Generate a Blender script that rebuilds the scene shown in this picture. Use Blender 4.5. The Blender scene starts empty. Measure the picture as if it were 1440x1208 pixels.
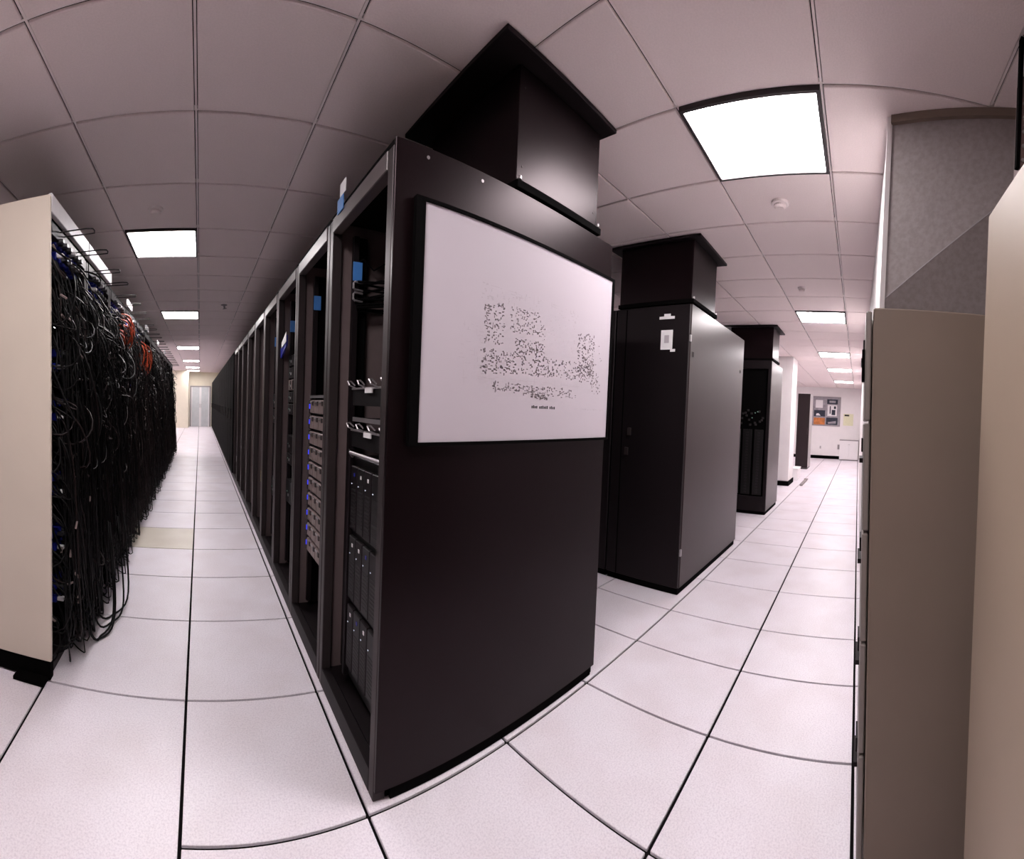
import bpy, bmesh, math, random
from mathutils import Vector, Matrix

# ------------------------------------------------------------------ camera, world, exposure
sc = bpy.context.scene
COL = sc.collection
sc.render.engine = 'CYCLES'
CAM = (-0.5608651675535439, -1.2139162076915153, 1.361150998000363)
YAW, PITCH, ROLL = 0.7450649148006373, -0.023635781888476568, 0.04131852442692082
FPX, V0 = 589.2971973655832, 588.6651354021463
cd = bpy.data.cameras.new('camera')
cd.type = 'PANO'
cd.clip_start = 0.01
cd.panorama_type = 'CENTRAL_CYLINDRICAL'
cd.central_cylindrical_range_u_min = -720.0 / FPX
cd.central_cylindrical_range_u_max = 720.0 / FPX
cd.central_cylindrical_range_v_min = -(1208.0 - V0) / FPX
cd.central_cylindrical_range_v_max = V0 / FPX
cd.central_cylindrical_radius = 1.0
co = bpy.data.objects.new('camera', cd)
COL.objects.link(co)
_f = Vector((math.sin(YAW), math.cos(YAW), 0)); _r = Vector((math.cos(YAW), -math.sin(YAW), 0)); _u = Vector((0, 0, 1))
_f, _u = math.cos(PITCH) * _f + math.sin(PITCH) * _u, math.cos(PITCH) * _u - math.sin(PITCH) * _f
_r, _u = math.cos(ROLL) * _r + math.sin(ROLL) * _u, math.cos(ROLL) * _u - math.sin(ROLL) * _r
M = Matrix((( _r.x, _u.x, -_f.x, CAM[0]), (_r.y, _u.y, -_f.y, CAM[1]), (_r.z, _u.z, -_f.z, CAM[2]), (0, 0, 0, 1)))
co.matrix_world = M
sc.camera = co

w = bpy.data.worlds.new('world'); sc.world = w; w.use_nodes = True
w.node_tree.nodes['Background'].inputs[0].default_value = (0.9, 0.85, 0.87, 1)
w.node_tree.nodes['Background'].inputs[1].default_value = 0.05
sc.view_settings.view_transform = 'Standard'
sc.view_settings.look = 'None'
sc.view_settings.exposure = 2.02
sc.view_settings.gamma = 1.0
sc.view_settings.use_curve_mapping = False
sc.cycles.use_denoising = True
sc.cycles.max_bounces = 8
sc.cycles.diffuse_bounces = 5
LAMP_STRENGTH = 10.0

rnd = random.Random(7)

# ------------------------------------------------------------------ materials
def new_mat(name):
    m = bpy.data.materials.new(name); m.use_nodes = True
    return m, m.node_tree.nodes, m.node_tree.links, m.node_tree.nodes['Principled BSDF']

def mat(name, col, rough=0.5, metal=0.0, spec=0.5, noise=0.0, scale=30.0, bump=0.0, col2=None, detail=3.0, rough_var=0.0, tint=(1, 1, 1)):
    m, N, L, b = new_mat(name)
    b.inputs['Base Color'].default_value = (*col, 1)
    b.inputs['Roughness'].default_value = rough
    b.inputs['Metallic'].default_value = metal
    b.inputs['Specular IOR Level'].default_value = spec
    b.inputs['Specular Tint'].default_value = (*tint, 1)
    tc = N.new('ShaderNodeTexCoord')
    n = N.new('ShaderNodeTexNoise'); n.inputs['Scale'].default_value = scale; n.inputs['Detail'].default_value = detail
    L.new(tc.outputs['Object'], n.inputs['Vector'])
    if noise > 0 or col2 is not None:
        c2 = col2 if col2 is not None else tuple(max(0, c * (1 - noise)) for c in col)
        cr = N.new('ShaderNodeValToRGB')
        cr.color_ramp.elements[0].position = 0.35; cr.color_ramp.elements[1].position = 0.65
        cr.color_ramp.elements[0].color = (*c2, 1); cr.color_ramp.elements[1].color = (*col, 1)
        L.new(n.outputs['Fac'], cr.inputs['Fac']); L.new(cr.outputs['Color'], b.inputs['Base Color'])
    if bump > 0:
        bp = N.new('ShaderNodeBump'); bp.inputs['Strength'].default_value = bump; bp.inputs['Distance'].default_value = 0.002
        L.new(n.outputs['Fac'], bp.inputs['Height']); L.new(bp.outputs['Normal'], b.inputs['Normal'])
    if rough_var > 0:
        mr = N.new('ShaderNodeMapRange'); mr.inputs['To Min'].default_value = rough - rough_var; mr.inputs['To Max'].default_value = rough + rough_var
        n2 = N.new('ShaderNodeTexNoise'); n2.inputs['Scale'].default_value = 2.5
        L.new(tc.outputs['Object'], n2.inputs['Vector']); L.new(n2.outputs['Fac'], mr.inputs['Value']); L.new(mr.outputs['Result'], b.inputs['Roughness'])
    return m

def emit(name, col, s):
    m, N, L, b = new_mat(name)
    b.inputs['Base Color'].default_value = (*col, 1)
    b.inputs['Emission Color'].default_value = (*col, 1)
    b.inputs['Emission Strength'].default_value = s
    return m

def floor_mat(name, base, speck, rough=0.38):
    m, N, L, b = new_mat(name)
    tc = N.new('ShaderNodeTexCoord')
    n1 = N.new('ShaderNodeTexNoise'); n1.inputs['Scale'].default_value = 150; n1.inputs['Detail'].default_value = 4; n1.inputs['Roughness'].default_value = .7
    n2 = N.new('ShaderNodeTexNoise'); n2.inputs['Scale'].default_value = 3.0; n2.inputs['Detail'].default_value = 5
    geo = N.new('ShaderNodeNewGeometry')
    for n in (n1, n2): L.new(geo.outputs['Position'], n.inputs['Vector'])
    cr = N.new('ShaderNodeValToRGB'); cr.color_ramp.elements[0].position = .36; cr.color_ramp.elements[1].position = .56
    cr.color_ramp.elements[0].color = (*speck, 1); cr.color_ramp.elements[1].color = (*base, 1)
    L.new(n1.outputs['Fac'], cr.inputs['Fac'])
    mx = N.new('ShaderNodeMix'); mx.data_type = 'RGBA'; mx.blend_type = 'MULTIPLY'
    cr2 = N.new('ShaderNodeValToRGB'); cr2.color_ramp.elements[0].position = .35; cr2.color_ramp.elements[1].position = .6
    cr2.color_ramp.elements[0].color = (.93, .91, .9, 1); cr2.color_ramp.elements[1].color = (1, 1, 1, 1)
    L.new(n2.outputs['Fac'], cr2.inputs['Fac'])
    mx.inputs[0].default_value = 1.0
    L.new(cr.outputs['Color'], mx.inputs[6]); L.new(cr2.outputs['Color'], mx.inputs[7]); L.new(mx.outputs[2], b.inputs['Base Color'])
    b.inputs['Roughness'].default_value = rough
    b.inputs['Specular IOR Level'].default_value = .4
    return m

MT = dict(
    tile=floor_mat('floor_tile_laminate', (.80, .745, .80), (.66, .60, .665)),
    tile_beige=floor_mat('floor_tile_beige', (.66, .60, .52), (.55, .49, .42)),
    sub=mat('subfloor_dark', (.005, .004, .0045), .9, spec=.05),
    ceil=mat('ceiling_tile_mineral', (.86, .755, .745), .95, spec=.05, noise=.05, scale=140, bump=.25),
    tbar=mat('ceiling_tee_white', (.86, .78, .77), .6, noise=.03, scale=8),
    tbar_dark=mat('ceiling_tee_cross', (.36, .30, .30), .7, noise=.05, scale=8),
    lampframe=mat('lamp_frame_dark', (.035, .028, .03), .5, noise=.1),
    lamp=emit('lamp_diffuser', (1.0, .945, .955), LAMP_STRENGTH),
    black=mat('rack_black_paint', (.006, .0042, .0048), .5, spec=.22, noise=.1, scale=60, bump=.04, rough_var=.06, tint=(1, .84, .89)),
    panel=mat('rack_panel_black', (.0036, .0016, .0020), .33, spec=.18, noise=.08, scale=4, tint=(1, .74, .80)),
    panelb=mat('rack_panel_brown', (.018, .0100, .0102), .30, spec=.27, noise=.08, scale=4, tint=(1, .80, .82)),
    inner=mat('rack_inner_panel', (.13, .095, .095), .5, spec=.3, noise=.08, scale=20),
    post=mat('rack_post_grey', (.026, .020, .020), .45, spec=.3, noise=.1, scale=25, tint=(1, .84, .89)),
    header=mat('rack_header_grey', (.085, .068, .068), .38, spec=.4, metal=.2, noise=.1, scale=12),
    rubber=mat('rubber_black', (.0022, .0018, .0019), .85, spec=.03, noise=.1),
    white=mat('white_plastic', (.78, .75, .76), .5, noise=.03),
    board=mat('white_board', (.475, .425, .464), .5, spec=.05, noise=.015, scale=3),
    ink=mat('printed_ink', (.20, .165, .18), .7, noise=.1),
    inklight=mat('printed_ink_light', (.42, .37, .40), .7, noise=.05),
    inkblack=mat('printed_ink_black', (.01, .009, .01), .7, noise=.1),
    beige=mat('cabinet_beige', (.62, .54, .455), .5, spec=.3, noise=.04, scale=3, bump=.03),
    beige2=mat('cabinet_tan', (.32, .245, .19), .5, spec=.3, noise=.05, scale=3, bump=.03),
    filegrey=mat('file_cabinet_grey', (.185, .140, .112), .5, spec=.3, noise=.05, scale=4, bump=.03, rough_var=.05),
    filefront=mat('file_drawer_grey', (.19, .16, .145), .45, noise=.05, scale=4),
    partition=mat('partition_plaster_grey', (.30, .262, .262), .85, spec=.2, noise=.16, scale=45, bump=.3, detail=6),
    wallwhite=mat('wall_white_paint', (.80, .76, .76), .7, noise=.03, scale=5, bump=.05),
    wallbeige=mat('wall_beige_paint', (.72, .66, .54), .7, noise=.04, scale=5),
    cable=mat('cable_black', (.0042, .0035, .0037), .45, spec=.16, noise=.2, scale=10),
    cable_brown=mat('cable_dark_brown', (.014, .0075, .0075), .5, spec=.25, noise=.3, scale=10),
    cable_grey=mat('cable_grey', (.045, .042, .045), .4, noise=.2),
    orange=mat('cable_orange', (.36, .045, .014), .4, noise=.3),
    blue=mat('plug_blue', (.012, .018, .24), .35, spec=.3, noise=.1),
    bluetag=mat('tag_blue', (.05, .19, .50), .5, noise=.1),
    wire=mat('hook_wire_steel', (.022, .018, .018), .5, spec=.3, noise=.1),
    chrome=mat('bright_steel', (.40, .37, .38), .35, metal=.7, noise=.05),
    silver=mat('disk_shelf_silver', (.27, .205, .195), .45, metal=.2, spec=.3, noise=.2, scale=18),
    silverdark=mat('disk_shelf_dark', (.045, .034, .034), .5, spec=.3, noise=.1),
    server=mat('server_black', (.009, .0075, .008), .45, spec=.25, noise=.15),
    servergrey=mat('server_grey', (.022, .019, .020), .5, spec=.2, noise=.15),
    ledblue=emit('led_blue', (.05, .06, 1.0), .16),
    ledgreen=emit('led_green', (.30, .5, .42), .03),
    ledwhite=emit('led_white', (.8, .85, 1.0), .15),
    paper=mat('paper_white', (.74, .71, .72), .8, noise=.04),
    yellow=mat('tag_yellow', (.75, .60, .12), .6, noise=.1),
    pale_yellow=mat('notice_pale_yellow', (.74, .72, .50), .7, noise=.1),
    glass=mat('door_glass_frosted', (.56, .58, .60), .25, noise=.08, scale=6),
    locker=mat('locker_maroon', (.022, .013, .015), .4, spec=.25, noise=.1),
    lockerside=mat('locker_side_grey', (.40, .37, .37), .5, noise=.05),
    navy=mat('poster_navy', (.02, .025, .05), .6, noise=.5, scale=14),
    orangep=mat('poster_orange', (.62, .20, .05), .6, noise=.35, scale=9),
    greyp=mat('poster_grey', (.34, .31, .34), .6, noise=.3, scale=7),
    frame=mat('board_frame_grey', (.30, .27, .28), .5, noise=.1),
    brownrail=mat('relay_rack_brown', (.16, .10, .095), .45, noise=.1),
    plate=mat('floor_plate', (.25, .22, .21), .5, noise=.2),
)

# ------------------------------------------------------------------ mesh helpers
class MB:
    def __init__(s): s.v = []; s.f = []
    def box(s, x0, x1, y0, y1, z0, z1):
        if x0 > x1: x0, x1 = x1, x0
        if y0 > y1: y0, y1 = y1, y0
        if z0 > z1: z0, z1 = z1, z0
        n = len(s.v)
        s.v += [(x0, y0, z0), (x1, y0, z0), (x1, y1, z0), (x0, y1, z0), (x0, y0, z1), (x1, y0, z1), (x1, y1, z1), (x0, y1, z1)]
        s.f += [tuple(n + i for i in q) for q in ((0, 3, 2, 1), (4, 5, 6, 7), (0, 1, 5, 4), (1, 2, 6, 5), (2, 3, 7, 6), (3, 0, 4, 7))]
        return s
    def poly(s, pts):
        n = len(s.v); s.v += [tuple(p) for p in pts]; s.f.append(tuple(range(n, n + len(pts)))); return s
    def tube(s, pts, r, n=5, cap=True):
        pts = [Vector(p) for p in pts]
        base = len(s.v); up = Vector((0.31, 0.17, 0.93)); m = len(pts)
        for i, p in enumerate(pts):
            t = (pts[min(i + 1, m - 1)] - pts[max(i - 1, 0)])
            t = t.normalized() if t.length > 1e-9 else Vector((0, 0, 1))
            a = t.cross(up)
            if a.length < 1e-3: a = t.cross(Vector((1, 0, 0)))
            a.normalize(); b = t.cross(a)
            for k in range(n):
                th = 2 * math.pi * k / n
                q = p + r * (math.cos(th) * a + math.sin(th) * b)
                s.v.append((q.x, q.y, q.z))
        for i in range(m - 1):
            for k in range(n):
                a0 = base + i * n + k; a1 = base + i * n + (k + 1) % n
                s.f.append((a0, a1, a1 + n, a0 + n))
        if cap:
            s.f.append(tuple(base + k for k in range(n))[::-1]); s.f.append(tuple(base + (m - 1) * n + k for k in range(n)))
        return s
    def ring(s, axis, d0, d1, o, i):
        # rectangular frame, one closed island; o, i = (u0, u1, v0, v1) outer and inner, in the two other axes
        ax = [a for a in range(3) if a != axis]
        def pt(u, v, d):
            p = [0, 0, 0]; p[ax[0]] = u; p[ax[1]] = v; p[axis] = d; return tuple(p)
        n = len(s.v)
        for d in (d0, d1):
            for (u0, u1, v0, v1) in (o, i):
                s.v += [pt(u0, v0, d), pt(u1, v0, d), pt(u1, v1, d), pt(u0, v1, d)]
        for k in range(4):
            j = (k + 1) % 4
            s.f += [(n + k, n + j, n + 4 + j, n + 4 + k), (n + 8 + k, n + 12 + k, n + 12 + j, n + 8 + j),
                    (n + k, n + 8 + k, n + 8 + j, n + j), (n + 4 + k, n + 4 + j, n + 12 + j, n + 12 + k)]
        return s
    def cyl(s, c, r, h, axis=2, n=16):
        p = Vector(c); d = Vector((0, 0, 0)); d[axis] = h
        return s.tube([p, p + d], r, n)
    def lathe(s, c, prof, n=20):
        base = len(s.v); m = len(prof)
        for (r, z) in prof:
            for k in range(n):
                th = 2 * math.pi * k / n
                s.v.append((c[0] + r * math.cos(th), c[1] + r * math.sin(th), c[2] + z))
        for i in range(m - 1):
            for k in range(n):
                a0 = base + i * n + k; a1 = base + i * n + (k + 1) % n
                s.f.append((a0, a1, a1 + n, a0 + n))
        s.f.append(tuple(base + (m - 1) * n + k for k in range(n)))
        s.f.append(tuple(base + k for k in range(n))[::-1])
        return s
    def prism(s, pts, axis, d):
        # pts: list of 3d points (planar), extruded by d along axis
        n = len(s.v); k = len(pts)
        s.v += [tuple(p) for p in pts]
        for p in pts:
            q = list(p); q[axis] += d; s.v.append(tuple(q))
        s.f.append(tuple(range(n, n + k))); s.f.append(tuple(range(n + k, n + 2 * k))[::-1])
        for i in range(k):
            j = (i + 1) % k; s.f.append((n + i, n + k + i, n + k + j, n + j))
        return s

def mesh(name, mb, m, bevel=0.0, smooth=False):
    me = bpy.data.meshes.new(name)
    me.from_pydata(mb.v, [], mb.f)
    me.materials.append(MT[m])
    bm = bmesh.new(); bm.from_mesh(me)
    bmesh.ops.recalc_face_normals(bm, faces=bm.faces)
    if bevel > 0:
        bmesh.ops.bevel(bm, geom=list(bm.edges), offset=bevel, segments=1, affect='EDGES', profile=.7)
    bm.to_mesh(me); bm.free()
    if smooth:
        for p in me.polygons: p.use_smooth = True
    return me

def tag(o, label=None, cat=None, group=None, kind=None):
    if label: o['label'] = label
    if cat: o['category'] = cat
    if group: o['group'] = group
    if kind: o['kind'] = kind
    return o

def obj(name, mb, m, parent=None, bevel=0.0, loc=None, label=None, kind=None, smooth=False, at=None):
    """one mesh object; 'at': world origin that the builder's coordinates are shifted by"""
    if at is not None:
        mb.v = [(x - at[0], y - at[1], z - at[2]) for x, y, z in mb.v]
    o = bpy.data.objects.new(name, mesh(name, mb, m, bevel, smooth))
    COL.objects.link(o)
    if parent is not None: o.parent = parent
    if loc is not None: o.location = loc
    elif at is not None and parent is None: o.location = at
    if label: o['label'] = label
    if kind: o['kind'] = kind
    return o

def thing(name, label, cat, loc=(0, 0, 0), group=None):
    o = bpy.data.objects.new(name, None); COL.objects.link(o)
    o.empty_display_size = .05
    o.location = loc
    return tag(o, label, cat, group)

def copy_tree(o, parent=None):
    c = o.copy(); COL.objects.link(c); c.parent = parent
    for ch in list(o.children): copy_tree(ch, c)
    return c

def dup(o, loc, label=None, group=None):
    c = copy_tree(o); c.location = loc
    if label: c['label'] = label
    if group: c['group'] = group
    return c

def struct(name, mb, m, label, cat, parent=None, bevel=0):
    o = obj(name, mb, m, parent, bevel)
    return tag(o, label, cat, kind='structure')

ORD = ['first', 'second', 'third', 'fourth', 'fifth', 'sixth', 'seventh', 'eighth', 'ninth', 'tenth', 'eleventh', 'twelfth', 'thirteenth', 'fourteenth', 'fifteenth', 'sixteenth', 'seventeenth', 'eighteenth', 'nineteenth', 'twentieth', 'twenty-first', 'twenty-second', 'twenty-third', 'twenty-fourth', 'twenty-fifth', 'twenty-sixth', 'twenty-seventh', 'twenty-eighth', 'twenty-ninth', 'thirtieth']

# ------------------------------------------------------------------ room shell
H = 2.732
XW, YE = 15.5, 20.0            # far walls
XL, YB = -4.6, -3.4
T = .6096
fX = [-1.268 - T * k for k in range(6, 0, -1)] + [-1.268, -.604, 0, .604, 1.14, 1.64, 2.11, 2.742]
while fX[-1] < XW - .1: fX.append(fX[-1] + .61)
fY = [-.646 - T * k for k in range(5, 0, -1)] + [-.646, 0, .622, 1.305, 1.94, 2.544, 3.152, 3.76]
while fY[-1] < YE - .1: fY.append(fY[-1] + .61)

floor = struct('floor', MB().box(XL - .2, XW + .2, YB - .2, YE + .2, -.14, -.012), 'sub', 'dark subfloor under the raised white floor tiles', 'floor')
def tile_mesh(cache, key, name, m, w_, d_, th, bev):
    if key not in cache:
        cache[key] = mesh(name, MB().box(-w_ / 2, w_ / 2, -d_ / 2, d_ / 2, -th, 0), m, bev)
    return cache[key]
cache = {}
rest = MB(); n_ind = 0
GAP = .006
for i in range(len(fX) - 1):
    for j in range(len(fY) - 1):
        x0, x1, y0, y1 = fX[i], fX[i + 1], fY[j], fY[j + 1]
        if x1 < -.5:
            if abs(y1) < 1e-6: y1 = -.19
            if abs(y0) < 1e-6: y0 = -.19
        cx, cy = (x0 + x1) / 2, (y0 + y1) / 2
        left_aisle = -2.0 < cx < .05 and -1.4 < cy < 19
        right_aisle = cx > 0 and -1.3 < cy < .7
        if (left_aisle or right_aisle) and n_ind < 298 and not (cx < -1.27 and cy > 1.4):
            beige = abs(cx + .93) < .1 and abs(cy - 2.84) < .1
            k = (round(x1 - x0, 3), round(y1 - y0, 3), beige)
            me = tile_mesh(cache, k, 'floor_tile', 'tile_beige' if beige else 'tile', x1 - x0 - 2 * GAP, y1 - y0 - 2 * GAP, .0115, .0015)
            o = bpy.data.objects.new('floor_tile', me); COL.objects.link(o); o.parent = floor; o.location = (cx, cy, 0)
            if beige: o['label'] = 'beige floor tile in the left aisle'
            n_ind += 1
        else:
            rest.box(x0 + GAP, x1 - GAP, y0 + GAP, y1 - GAP, -.0115, 0)
obj('floor_tile_field', rest, 'tile', floor, kind='stuff')

cX = [-1.8 - .6 * k for k in range(5, 0, -1)] + [-1.8, -1.2, -.6, -.02, .56, 1.12, 1.71, 2.27, 2.83, 3.4, 3.97, 4.55, 5.13]
while cX[-1] < XW: cX.append(cX[-1] + .59)
cY = [-1.71 - .62 * k for k in range(3, 0, -1)] + [-1.71, -1.0, -.366, .25, .853, 1.52, 2.22, 2.87]
while cY[-1] < YE: cY.append(cY[-1] + .62)
ceiling = struct('ceiling', MB().box(XL - .2, XW + .2, YB - .2, YE + .2, H + .03, H + .15), 'sub', 'grey pink suspended ceiling of square mineral tiles', 'ceiling')
LAMPS = []
def lamp_cell(x, y):
    i = max(k for k in range(len(cX)) if cX[k] <= x); j = max(k for k in range(len(cY)) if cY[k] <= y)
    return i, j
lamp_pts = [(-.9, -.69, 'square ceiling light panel almost overhead, before the left aisle'),
            (-.9, 2.55, 'largest square ceiling light panel over the left aisle'),
            (-.9, 5.6, 'second square ceiling light panel down the left aisle'),
            (-.9, 9.9, 'third square ceiling light panel down the left aisle'),
            (-.9, 13.6, 'fourth ceiling light panel down the left aisle, small with distance'),
            (-.9, 16.6, 'fifth ceiling light panel down the left aisle, near its end'),
            (-.9, 18.6, 'farthest ceiling light panel of the left aisle'),
            (1.4, -.69, 'large square ceiling light panel over the right aisle beside the black duct'),
            (4.8, -.69, 'second square ceiling light panel down the right aisle'),
            (7.6, -.69, 'third ceiling light panel down the right aisle'),
            (9.9, -.69, 'fourth ceiling light panel down the right aisle'),
            (12.9, -.69, 'farthest ceiling light panel of the right aisle, near the end wall'),
            (10.2, 3.6, 'added unseen ceiling light panel behind the white column, middle one'),  # added out of view, with the next, to brighten the far right end
            (8.3, 3.6, 'added unseen ceiling light panel behind the white column, nearer one'),
            (12.0, 3.6, 'added unseen ceiling light panel beyond the locker, first one'),  # both panels beyond the locker are unseen extra light for that end
            (14.4, 3.6, 'added unseen ceiling light panel beyond the locker, last one'),
            (-3.3, 14.5, 'added ceiling light panel behind the left cable racks, fourth one'),  # added, with the next, to brighten the far left end
            (-3.3, 18.0, 'added ceiling light panel behind the left cable racks, last one'),
            (-3.3, 2.55, 'ceiling light panel behind the left cable racks, nearest one'),
            (-3.3, 6.2, 'ceiling light panel behind the left cable racks, second one'),
            (-3.3, 10.5, 'ceiling light panel behind the left cable racks, third one')]
lampcells = {}
for x, y, lb in lamp_pts: lampcells[lamp_cell(x, y)] = lb
ccache = {}; rest = MB(); n_ind = 0
for i in range(len(cX) - 1):
    for j in range(len(cY) - 1):
        if (i, j) in lampcells: continue
        x0, x1, y0, y1 = cX[i], cX[i + 1], cY[j], cY[j + 1]
        cx, cy = (x0 + x1) / 2, (y0 + y1) / 2
        la = -2.4 < cx < .6 and cy > -1.8
        ra = cx > .56 and -1.8 < cy < .86
        if (la or ra) and n_ind < 299:
            k = (round(x1 - x0, 3), round(y1 - y0, 3))
            if k not in ccache: ccache[k] = mesh('ceiling_tile', MB().box(-(x1 - x0) / 2 + .009, (x1 - x0) / 2 - .009, -(y1 - y0) / 2 + .009, (y1 - y0) / 2 - .009, 0, .015), 'ceil', .003)
            o = bpy.data.objects.new('ceiling_tile', ccache[k]); COL.objects.link(o); o.parent = ceiling; o.location = (cx, cy, H + .002)
            n_ind += 1
        else:
            rest.box(x0 + .009, x1 - .009, y0 + .009, y1 - .009, H + .002, H + .017)
obj('ceiling_tile_field', rest, 'ceil', ceiling, kind='stuff')
mb = MB()
for x in cX: mb.box(x - .005, x + .005, cY[0], YE, H + .012, H + .03)
obj('main_tees', mb, 'tbar', ceiling, kind='stuff')
mb = MB()
for y in cY: mb.box(cX[0], XW, y - .005, y + .005, H + .0125, H + .03)
obj('cross_tees', mb, 'tbar', ceiling, kind='stuff')
for (i, j), lb in lampcells.items():
    x0, x1, y0, y1 = cX[i], cX[i + 1], cY[j], cY[j + 1]
    at = ((x0 + x1) / 2, (y0 + y1) / 2, H)
    t = thing('ceiling_light', lb, 'ceiling light', at, 'square ceiling light panels')
    a, b = (x1 - x0) / 2 - .006, (y1 - y0) / 2 - .006
    f = .016
    obj('frame', MB().ring(2, -.012, .03, (-a, a, -b, b), (-a + f, a - f, -b + f, b - f)), 'lampframe', t)
    obj('diffuser', MB().box(-a + f, a - f, -b + f, b - f, -.004, .02), 'lamp', t)

# walls
struct('wall_left', MB().box(XL - .2, XL, YB, YE, 0, H), 'wallwhite', 'white wall beyond the left cable racks', 'wall')
we = struct('wall_end', MB().box(XL, XW, YE, YE + .15, 0, H), 'wallbeige', 'pale beige wall at the far end of the left aisle', 'wall')
struct('wall_back', MB().box(XL, 2.3, YB - .15, YB, 0, H), 'filegrey', 'dark grey wall behind the viewpoint', 'wall')
struct('wall_far', MB().box(XW, XW + .15, -1.3, YE, 0, H), 'wallwhite', 'white wall at the far end of the right aisle with the notice board', 'wall')
struct('wall_right', MB().box(1.285, XW, -1.302, -1.29, 0, H), 'wallwhite', 'white wall seen edge-on along the right side of the right aisle', 'wall')
# grey plaster partition; below a diagonal it leans back, shaped to come out darker
PW = Vector((1.28, -1.305)); PD = Vector((-.345, -.938)).normalized(); PN = Vector((PD.y, -PD.x))   # foot, direction and rear normal of the partition
if PN.x < 0: PN = -PN
def pw(sd, z, d=0.0):
    return (PW.x + PD.x * sd + PN.x * d, PW.y + PD.y * sd + PN.y * d, z)
def slab(mb, pts, th):
    f = [pw(a_, b_, c_) for a_, b_, c_ in pts]; g = [pw(a_, b_, c_ + th) for a_, b_, c_ in pts]
    n = len(mb.v); k = len(f); mb.v += f + g
    mb.f.append(tuple(range(n, n + k))); mb.f.append(tuple(range(n + k, n + 2 * k))[::-1])
    for i in range(k):
        j = (i + 1) % k; mb.f.append((n + i, n + k + i, n + k + j, n + j))
    return mb
ZA, ZB, SB = 1.92, 2.695, .95
wp = struct('wall_partition', slab(MB(), [(0, H, 0), (0, ZA, 0), (SB, ZB, 0), (SB, H, 0)], .014), 'partition', 'mottled grey plaster partition above the grey filing cabinet, leaning back below a diagonal to darken', 'wall')
sl = (ZB - ZA) / SB; cs = 1 / math.sqrt(1 + sl * sl)
def perp(sd, z): return max(0.0, (ZA + sl * sd - z) * cs)
obj('lower_lean', slab(MB(), [(SB, ZB, 0), (0, ZA, 0), (0, .9, .34 * perp(0, .9)), (SB, .9, .34 * perp(SB, .9))], .014), 'partition', wp)  # tilted away at the bottom so this part turns darker
obj('diagonal_strip', slab(MB(), [(0, ZA + .005, -.002), (0, ZA - .002, -.002), (SB, ZB - .002, -.002), (SB, ZB + .005, -.002)], .002), 'frame', wp)  # thin strip along the diagonal
struct('top_strip', slab(MB(), [(0, H, -.02), (0, H - .035, -.02), (SB, H - .035, -.02), (SB, H, -.02)], .02), 'filegrey', 'dark grey strip along the top of the plaster partition', 'trim')  # dark strip along the partition's top edge
struct('wall_back_right', MB().box(2.2, 2.3, YB, -1.32, 0, H), 'wallwhite', 'hidden wall behind the grey partition', 'wall')
struct('trim_2', MB().box(1.274, 1.30, -1.306, -1.284, 1.0, H), 'wallwhite', 'white corner bead down the edge of the grey partition', 'trim')
struct('baseboard_far', MB().box(XW - .02, XW, -.56, 3.0, 0, .12), 'rubber', 'black baseboard under the notice board', 'baseboard')
struct('baseboard_left', MB().box(XL, XL + .02, YB, YE, 0, .1), 'rubber', 'black baseboard along the left wall', 'baseboard')

# end door of the left aisle
t = thing('door_1', 'grey glazed double door at the far end of the left aisle', 'door', (-.55, YE - .03, 0)); t['kind'] = 'structure'
obj('door_frame', MB().ring(1, -.04, .03, (-.52, .52, 0, 2.05), (-.46, .46, .004, 1.99)), 'frame', t)
for sx in (-1, 1):
    leaf = obj('door_leaf', MB().box(min(0, sx * .455), max(0, sx * .455), -.025, .02, .005, 1.985), 'glass', t)
    obj('mullion', MB().box(sx * .005, sx * .05, -.035, -.026, .005, 1.985), 'white', leaf)
    obj('mullion', MB().box(sx * .41, sx * .45, -.035, -.026, .005, 1.985), 'white', leaf)
    obj('pane', MB().box(sx * .06, sx * .40, -.030, -.024, .95, 1.85), 'glass', leaf)
    obj('handle', MB().box(sx * .02, sx * .04, -.07, -.035, .95, 1.15), 'chrome', leaf)
wb = obj('wall_pier', MB().box(-2.0, -1.12, YE - 1.2, YE - .01, 0, H), 'wallbeige')
tag(wb, 'cream pier beside the glazed door at the end of the left aisle', 'wall', kind='structure')

# white column in the right aisle
t = thing('wall_column', 'white square column standing in the right aisle beyond the racks', 'column', (8.49, .395, 0)); t['kind'] = 'structure'
obj('shaft', MB().box(-.32, .32, -.19, .19, .1, H), 'wallwhite', t, .004)
obj('base', MB().box(-.34, .34, -.205, .205, 0, .1), 'rubber', t)

# smoke detectors / sprinklers
def detector(x, y, lb, r=.055, g='round ceiling detectors'):
    t = thing('smoke_detector', lb, 'smoke detector', (x, y, H), g)
    obj('base_ring', MB().lathe((0, 0, 0), [(r, .004), (r, -.012), (r * .9, -.016)]), 'tbar', t, smooth=False)
    obj('cap', MB().lathe((0, 0, -.016), [(r * .72, 0), (r * .72, -.012), (r * .5, -.022)]), 'ceil', t)
detector(-.9, 1.86, 'round ceiling detector just before the largest left aisle light')
detector(2.008, -.664, 'round ceiling detector beyond the large right aisle light')
detector(3.67, -.58, 'small round ceiling detector far down the right aisle', .045)
t = thing('sprinkler', 'small tilted sprinkler head on the left aisle ceiling near the black rack row', 'sprinkler', (-.235, 4.9, H))
obj('escutcheon', MB().lathe((0, 0, 0), [(.045, .004), (.045, -.006), (.02, -.014)]), 'frame', t)
obj('head', MB().tube([(0, 0, -.01), (.01, .01, -.05)], .014, 8).tube([(.01, .01, -.045), (.012, .012, -.055)], .03, 10), 'frame', t)

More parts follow.
